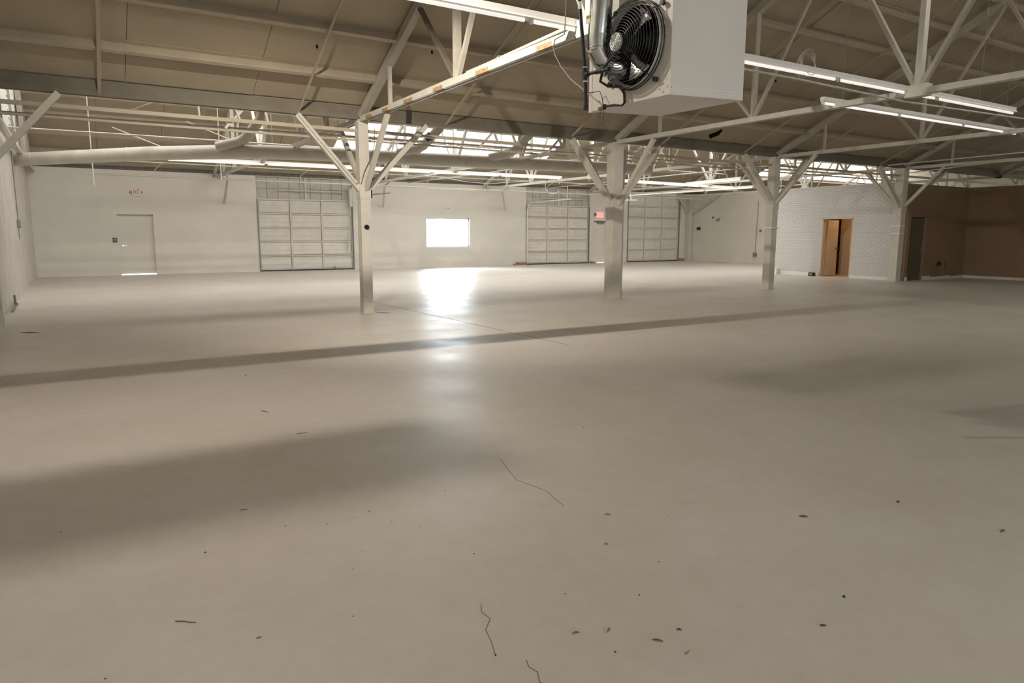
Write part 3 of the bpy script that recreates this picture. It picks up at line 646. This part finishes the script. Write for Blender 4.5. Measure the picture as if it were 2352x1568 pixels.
# further thin runs in the far bay
for pts, rr, lab in (
    ([(-1.1, 14.2, 3.42), (8.0, 14.2, 3.46), (22.0, 14.2, 3.44)], .018, 'thin white conduit just behind the column row'),
    ([(-1.1, 19.2, 3.78), (9.0, 19.2, 3.80), (21.5, 19.2, 3.78)], .022, 'white conduit above the round duct'),
    ([(1.2, 24.2, 3.62), (12, 24.2, 3.60), (28.5, 24.2, 3.62)], .016, 'white conduit between far strip light and back wall pipe'),
    ([(12.4, 28.6, 3.66), (12.9, 21.0, 3.68), (12.6, 13.2, 3.66)], .02, 'white crosswise conduit above the bright window'),
    ([(19.3, 28.6, 3.64), (19.0, 18.0, 3.66), (19.1, 13.2, 3.66)], .02, 'white crosswise conduit above the second overhead door'),
    ([(26.4, 28.6, 3.58), (26.2, 19.0, 3.56)], .02, 'white crosswise conduit above the tallest overhead door')):
    r = empty('conduit_run', pts[0], lab, 'conduit', 'conduits of the far bay')
    MBp(pts, rr, 6).obj('conduit', 'paint', r)
    for k in range(1, 4):
        a = Vector(pts[0]).lerp(Vector(pts[-1]), k/4); MBp([a, (a.x, a.y, z2(a.y)+.08)], .006, 5).obj('hanger_rod', 'paint', r)
r = empty('drop_bracket', (20.1, 23.0, 2.95), 'white upside down T bracket hanging right of the broad column', 'bracket')
MBp([(19.9, 23.0, z2(23.0)+PW-.02), (19.98, 23.0, 3.9), (20.02, 23.0, 3.5), (20.15, 23.0, 2.94)], .018, 6).obj('drop_rod', 'white', r); MB().beam((19.75, 23.0, 2.91), (20.5, 23.0, 2.93), .04, .03).obj('foot_bar', 'white', r)
for x, y, lab in ((.56, 22.6, 'left white hanging rod before the exit sign wall'), (3.9, 23.0, 'right white hanging rod before the exit sign wall')):
    tag(MBp([(x, y, 2.75 if x < 2 else 3.1), (x, y, z2(y)+PW+.01)], .017, 6).obj('hanging_rod', 'paint'), lab, 'rod', 'hanging rods of the far bay')
for x, y, lab in ((5.38, 11.28, 'small dark hook under the roof boards right of the slim column truss'), (3.49, 11.51, 'small dark clip under the roof boards by the thin tie bar'), (13.4, 10.64, 'small dark clip under the roof boards below the long strip light')):
    z = z1(y)+PW; tag(MB().box(x-.012, y-.01, z-.045, x+.012, y+.01, z).box(x-.012, y-.04, z-.045, x-.004, y+.01, z-.03).obj('roof_clip', 'dull_black'), lab, 'clip')
# ------------------------------------------------------------------ hooded lamp under the near ridge (left of and above the frame)
r = empty('high_bay_lamp', (.7, 5.53, 4.9), 'hooded high bay lamp hanging under the near ridge by the left wall', 'lamp')
MB().tube([(.7, 5.53, 4.618), (.7, 5.53, 4.76), (.7, 5.53, 4.86), (.7, 5.53, 4.92)], [.30, .24, .12, .07], 24, cap=False).obj('shade', 'fixture', r)
MB().tube([(.7, 5.53, 4.86), (.7, 5.53, 5.0)], .07, 16).obj('ballast', 'greymetal', r)
MB().tube([(.7, 5.53, 5.0), (.7, 5.53, 6.6)], .008, 6).obj('chain', 'greymetal', r)
tag(MB().box(XL, 5.40, 4.27, .82, 5.50, 4.31).obj('shadow_rail', 'paint'), 'white flat rail added below the high bay lamp to shade the floor', 'rail')  # unseen blocker, added to cast a dark band on the floor
tag(MB().box(1.09, 5.41, 4.27, 1.3, 5.49, 4.31).box(1.18, 5.44, 4.3, 1.2, 5.46, 6.8).obj('shadow_bracket', 'paint'), 'short white bracket added right of the high bay lamp to shade the floor', 'bracket')  # second unseen blocker, added for the right-hand patch of that band
tag(MB().tube([(XL, 6.2, 4.25), (1.95, 6.2, 4.25)], .027, 8).obj('shadow_pipe', 'paint'), 'white pipe added beside the high bay lamp to shade the floor', 'conduit')  # unseen pipe, added to cast the farther floor band

# ------------------------------------------------------------------ fan heater
h = empty('fan_heater', (3.66, 3.85, 2.4), 'large cream suspended fan heater with a black wire fan guard', 'heater')
A, B_, C_, D_ = Vector((3.38, 3.50, 2.40)), Vector((3.36, 4.29, 2.40)), Vector((3.965, 3.41, 2.405)), Vector((3.945, 4.18, 2.405))
up = Vector((0, 0, .73))
def hex8(bm, q, u):
    vs = [*q, *(p+u for p in q)]; return bm.add(vs, [(0, 1, 2, 3), (7, 6, 5, 4), (0, 4, 5, 1), (1, 5, 6, 2), (2, 6, 7, 3), (3, 7, 4, 0)])
hex8(MB(), [A, C_, D_, B_], up).obj('casing', 'heater', h)
# folded hems and side panel seams
MB().beam(A+Vector((.005, -.003, .045)), C_+Vector((-.02, -.003, .045)), .008, .006).obj('side_seam', 'white', h)
MB().beam(A+Vector((-.004, .0, .365)), A+Vector((-.004, .0, .366))+Vector((0, 0, .36)), .01, .004).obj('corner_flange', 'heater', h)
hex8(MB(), [A+Vector((-.012, -.006, 0)), A+Vector((-.002, -.006, 0)), B_+Vector((-.002, .012, 0)), B_+Vector((-.012, .012, 0))], up).obj('fan_panel', 'heater', h)
MB().box(3.345, 4.285, 2.395, 3.375, 4.32, 3.13).obj('edge_flange', 'heater', h)
fc = Vector((3.352, 3.815, 2.765))     # fan centre on the panel
X = Vector((1, 0, 0))
# venturi ring and dark fan opening
MB().tube([fc+X*-.004, fc+X*-.05], [.262, .275], 32, cap=False).obj('venturi_ring', 'heater', h)
MB().disc(fc-X*.006, X, .255, .006, 36).obj('fan_opening', 'dull_black', h)
# guard: concentric wire rings on a shallow dome plus radial wires
g = MB()
for k in range(13):
    t = k/12; rad = .075+.205*t; d = .155-.085*(t**2.4)
    if k == 12: d = .07
    g.torus(fc-X*d, X, rad, .0028, 40, 4)
g.torus(fc-X*.035, X, .285, .005, 44, 5); g.torus(fc-X*.015, X, .288, .004, 44, 5)
g.obj('guard_rings', 'black', h)
for k in range(4):
    a = PI/4+PI/2*k+.1; e = Vector((0, math.cos(a), math.sin(a)))
    MB().tube([fc-X*.155+e*.07, fc-X*.14+e*.16, fc-X*.09+e*.26, fc-X*.05+e*.288, fc-X*.005+e*.325], .004, 6).obj('guard_spoke', 'black', h)
    MB().disc(fc-X*.012+e*.33, X, .017, .024, 12).obj('mount_foot', 'black', h)
# motor with grille face
MB().tube([fc-X*.03, fc-X*.17], .062, 20).obj('motor', 'black', h)
m_ = MB().disc(fc-X*.178, X, .060, .012, 24)
gf = m_.obj('motor_end_cap', 'greymetal', h)
c = MB()
for k in range(4): c.torus(fc-X*.186, X, .016+.012*k, .0028, 22, 4)
for k in range(6):
    a = PI/3*k; e = Vector((0, math.cos(a), math.sin(a))); c.beam(fc-X*.186, fc-X*.186+e*.055, .004, .004)
c.obj('motor_grille', 'alum', h)
# three pitched blades
for k, a0 in enumerate((math.radians(127), math.radians(7), math.radians(-113))):
    b = MB(); vs = []; n = 6
    for i in range(n+1):
        rr = .05+.185*i/n; wdt = .11+.55*i/n
        for s in (-1, 0, 1):
            a = a0+s*wdt*.62; vs.append(fc-X*(.04+.028*s*(1-.35*i/n))+Vector((0, math.cos(a), math.sin(a)))*rr)
    b.add(vs, [(i*3+j, i*3+j+1, (i+1)*3+j+1, (i+1)*3+j) for i in range(n) for j in range(2)], True)
    bo = b.obj('fan_blade', 'alum', h); bo.modifiers.new('t', 'SOLIDIFY').thickness = .003
# flue: galvanised pipe with adjustable elbow
fx = 3.2
f1 = [(fx, 4.0, 3.75), (fx, 4.01, 3.08), (fx, 4.035, 2.83)]
MB().tube(f1, .078, 24).obj('flue_pipe', 'galv', h)
e1 = [(fx, 4.035, 2.84), (fx+.005, 4.03, 2.80)]; MB().tube([(fx, 4.033, 2.86), (fx+.004, 4.035, 2.76)], .084, 24).obj('elbow_ring', 'galv', h)
MB().tube([(fx+.004, 4.035, 2.765), (fx+.03, 4.02, 2.70), (fx+.08, 3.995, 2.655)], .082, 24).obj('elbow', 'galv', h)
MB().tube([(fx+.06, 4.005, 2.665), (fx+.17, 3.96, 2.645)], .08, 24).obj('elbow_end', 'galv', h)
MB().torus((fx+.003, 4.035, 2.765), (.1, 0, 1), .084, .004, 28, 4).obj('seam_ring', 'galv', h)
MB().torus((fx+.065, 4.0, 2.665), (1, -.2, -.4), .083, .004, 28, 4).obj('seam_ring', 'galv', h)
st = MB().box(fx-.0815, 4.03, 2.96, fx-.0785, 4.075, 2.985).obj('sticker', 'yellow', h, label='yellow sticker strip')
MB().box(fx-.081, 4.03, 2.93, fx-.0785, 4.075, 2.958).obj('sticker', 'white', h, label='white sticker strip')
for k in range(5): MB().box(fx-.0825, 4.034+.0075*k, 2.964, fx-.0812, 4.038+.0075*k, 2.978).obj('sticker_mark', 'ink', st)
# vent hood piece above the fan panel and suspension rods
MB().tube([(3.34, 3.62, 3.12), (3.30, 3.66, 3.2), (3.31, 3.72, 3.5)], [.10, .11, .11], 18).obj('draft_collar', 'heater', h)
for p in (A, B_, C_, D_):
    q = Vector((3.665+(p.x-3.665)*.85, 3.85+(p.y-3.85)*.85, 3.12)); MB().tube([q, (q.x, q.y, z1(q.y)+.1)], .006, 6).obj('suspension_rod', 'greymetal', h)
MB().box(3.30, 3.36, 3.5, 3.40, 4.40, 3.56).obj('unistrut', 'paint', h)
for k, (yy, zz) in enumerate(((3.515, 2.82), (3.54, 2.52), (3.535, 2.47), (3.57, 2.44), (4.2, 2.46))):
    MB().disc((3.346, yy, zz), X, .005, .006, 8).obj('screw', 'greymetal', h)

# gas pipe: black iron drop with tee, union and cap
r = empty('gas_pipe', (3.1, 4.1, 2.4), 'black iron gas pipe with a tee hanging left of the fan heater', 'pipe')
MB().tube([(3.1, 4.15, 3.9), (3.1, 4.13, 3.1), (3.1, 4.05, 2.60), (3.1, 4.035, 2.37)], .0125, 12).obj('riser', 'blackpipe', r)
MB().tube([(3.1, 4.055, 2.625), (3.1, 4.05, 2.565)], .019, 12).tube([(3.1, 4.05, 2.592), (3.1, 4.01, 2.590)], .017, 12).obj('tee', 'blackpipe', r)
MB().tube([(3.1, 4.02, 2.591), (3.12, 3.83, 2.588)], .0115, 12).obj('branch', 'blackpipe', r)
MB().tube([(3.11, 3.94, 2.59), (3.115, 3.89, 2.589)], .017, 8).obj('union', 'blackpipe', r)
MB().tube([(3.118, 3.85, 2.588), (3.12, 3.815, 2.588)], .016, 8).obj('end_fitting', 'blackpipe', r)
MB().tube([(3.1, 4.037, 2.385), (3.1, 4.035, 2.35)], .017, 10).obj('end_cap', 'blackpipe', r)
MB().tube([(3.1, 4.128, 3.085), (3.1, 4.12, 3.035)], .0135, 12).obj('label_band', 'white', r, label='white paper label')
for z in (2.64, 2.545): MB().torus((3.1, 4.057 if z > 2.6 else 4.046, z), (0, 0, 1), .014, .004, 14, 4).obj('thread_band', 'white', r)

# fan wiring
r = empty('fan_wiring', (3.3, 3.95, 2.4), 'black cables hanging from the fan guard to a brown connector', 'cable')
for dy in (0, .014):
    MB().tube([(3.2, 3.86+dy, 2.70), (3.18, 3.95+dy, 2.62), (3.2, 4.0+dy, 2.55), (3.25, 3.97+dy, 2.515), (3.30, 3.90+dy, 2.505)], .006, 6).obj('cable', 'black', r)
    MB().tube([(3.30, 3.90+dy, 2.505), (3.315, 3.875+dy, 2.46), (3.315, 3.87+dy, 2.40), (3.315, 3.90+dy*.5, 2.385), (3.315, 3.99, 2.395+dy*.6), (3.31, 4.09, 2.40+dy*.4)], .006, 6).obj('cable', 'black', r)
MB().beam((3.3, 3.93, 2.515), (3.31, 3.88, 2.49), .022, .02).obj('cable_tie', 'black', r)
MB().beam((3.31, 4.10, 2.402), (3.31, 4.155, 2.395), .018, .02).obj('connector', 'brown', r)
MB().beam((3.31, 4.085, 2.42), (3.31, 4.095, 2.385), .02, .015).obj('clamp', 'black', r)
MB().tube([(3.31, 4.12, 2.40), (3.31, 4.15, 2.34), (3.31, 4.14, 2.29), (3.31, 4.12, 2.28), (3.31, 4.10, 2.30), (3.31, 4.105, 2.40), (3.31, 4.12, 2.47), (3.31, 4.15, 2.52), (3.3, 4.19, 2.52), (3.2, 4.23, 2.50)], .003, 5).obj('loop_wire', 'wirebrown', r)
fit('loose_cable', MB().tube([(3.35, 4.62, 3.4), (3.2, 4.44, 2.96), (3.2, 4.56, 2.95), (3.2, 4.585, 2.90), (3.2, 4.56, 2.84), (3.2, 4.48, 2.74), (3.2, 4.36, 2.63), (3.2, 4.22, 2.54), (3.3, 4.10, 2.41)], .0045, 6), 'wiregrey', 'pale loose cable looping left of the black gas pipe', 'cable')

# ------------------------------------------------------------------ litter on the floor
def leaf(x, y, L, W, a):
    n = 6; b = MB(); d = Vector((math.cos(a), math.sin(a), 0)); s = Vector((-d.y, d.x, 0)); top = []; bot = []
    for i in range(n+1):
        t = i/n; wv = W*math.sin(PI*min(max(t, .04), .96))**.8; z = .003+.006*math.sin(PI*t)
        p = Vector((x, y, 0))+d*(t-.5)*L+s*(.12*L*(t-.5)**2); top.append(p+s*wv/2+Vector((0, 0, z))); bot.append(p-s*wv/2+Vector((0, 0, z*.6)))
    vs = top+bot+[v-Vector((0, 0, .0015)) for v in top+bot]; k = n+1
    b.add(vs, [(i, i+1, k+i+1, k+i) for i in range(n)]+[(2*k+i, 3*k+i, 3*k+i+1, 2*k+i+1) for i in range(n)]); return b
def twig(x, y, L, a, r_=.0022):
    d = Vector((math.cos(a), math.sin(a), 0)); p = Vector((x, y, r_)); n = Vector((-d.y, d.x, 0))
    return MB().tube([p-d*L/2, p-d*L*.1+n*L*.04, p+d*L*.2-n*L*.02, p+d*L/2], [r_, r_, r_*.8, r_*.5], 6)
def grit(x, y, s):
    b = MB(); vs = []
    for i in range(6):
        a = i*PI/3+random.random()*.5; q = s*random.uniform(.6, 1.1); vs.append((x+q*math.cos(a), y+q*math.sin(a), 0))
    for i in range(6): vs.append((x+(vs[i][0]-x)*.6, y+(vs[i][1]-y)*.6, s*random.uniform(.5, .9)))
    return b.add(vs, [tuple(range(6)), tuple(range(6, 12))]+[(i, (i+1) % 6, 6+(i+1) % 6, 6+i) for i in range(6)])
AX = -.55
for f_, name, mt, lab, cat in (
    (twig(.25, 2.82, .085, AX-.1), 'twig', 'leaf', 'dark straight twig on the floor at lower left', 'twig'),
    (leaf(3.21, 2.21, .05, .014, AX), 'dry_leaf', 'leaf', 'brown leaf lying on the floor at right of centre', 'leaf'),
    (leaf(3.92, 1.56, .05, .010, AX+.5), 'dry_leaf', 'leaf', 'small dark leaf at the right edge of the floor', 'leaf'),
    (twig(2.35, 1.50, .024, AX+.15, .003), 'twig', 'grit', 'short dark stub below the black pebble at lower right', 'twig'),
    (grit(2.62, 1.59, .009), 'pebble', 'grit', 'largest black pebble on the lower right floor', 'pebble'),
    (leaf(1.62, 1.91, .036, .005, AX+1.1), 'dry_leaf', 'leaf', 'thin upright sliver of leaf at bottom centre', 'leaf'),
    (leaf(1.5, 1.96, .03, .006, AX+.3), 'dry_leaf', 'leaf', 'small leaf sliver left of the upright one at bottom centre', 'leaf'),
    (leaf(1.73, 1.76, .04, .007, AX-.3), 'dry_leaf', 'leaf', 'frayed leaf scrap low at bottom centre', 'leaf'),
    (twig(1.77, 1.65, .03, AX+.8, .0014), 'twig', 'leaf', 'tiny hooked twig right of the frayed leaf scrap', 'twig'),
    (twig(.47, 2.56, .02, AX+.7), 'twig', 'brown', 'small reddish twig at lower left, right of the long twig', 'twig'),
    (leaf(2.33, 2.78, .035, .005, AX), 'dry_leaf', 'leaf', 'thin leaf sliver near the middle of the floor', 'leaf'),
    (twig(.67, 3.88, .04, AX+.3, .0016), 'twig', 'grit', 'thin dark twig above the grit patch at left', 'twig'),
    (leaf(-.7, 12.82, .28, .06, AX), 'dry_leaf', 'leaf', 'dark leaf far back near the left wall', 'leaf'),
    (twig(1.26, 6.03, .09, AX-.5, .003), 'twig', 'leaf', 'curved twig on the shaded floor at left', 'twig'),
    (twig(1.35, 5.21, .08, AX+.6, .0025), 'twig', 'leaf', 'slanted twig below the curved one at left', 'twig'),
    (leaf(2.09, 2.5, .022, .008, AX), 'dry_leaf', 'wood', 'pale brown leaf bit right of centre low', 'leaf'),
    (leaf(3.85, 2.06, .02, .012, AX), 'dry_leaf', 'grit', 'dark crumb pile at far right floor', 'crumb'),
    (leaf(1.85, 1.77, .02, .004, AX), 'dry_leaf', 'grit', 'dark sliver right of the hooked twig', 'leaf'),
    (leaf(4.9, 12.6, .3, .05, AX), 'dry_leaf', 'wood', 'brown scrap at the foot of the slim nearest column', 'scrap')):
    fit(name, f_, mt, lab, cat)
GR = [(1.4, 3.17), (1.49, 2.75), (.82, 2.52), (-.03, 2.58), (1.17, 2.0), (3.72, 2.35), (2.88, 3.96), (3.28, 4.23), (1.43, 7.7), (-.18, 4.06), (1.0, 3.45), (1.16, 3.45), (1.55, 1.79),
      (2.18, 2.23), (1.74, 3.56), (.81, 3.54), (1.64, 2.22), (.41, 3.43), (1.25, 3.5), (1.3, 3.3), (1.05, 3.05), (.95, 2.9), (1.9, 2.05), (2.6, 2.6)]
for i, (x, y) in enumerate(GR):
    dd = math.hypot(x, y)
    tag(grit(x, y, random.uniform(.003, .0055)*max(1, dd/4)).obj('grit_speck', 'grit'), 'tiny dark speck of grit scattered on the pale floor', 'speck', 'grit specks on the floor')
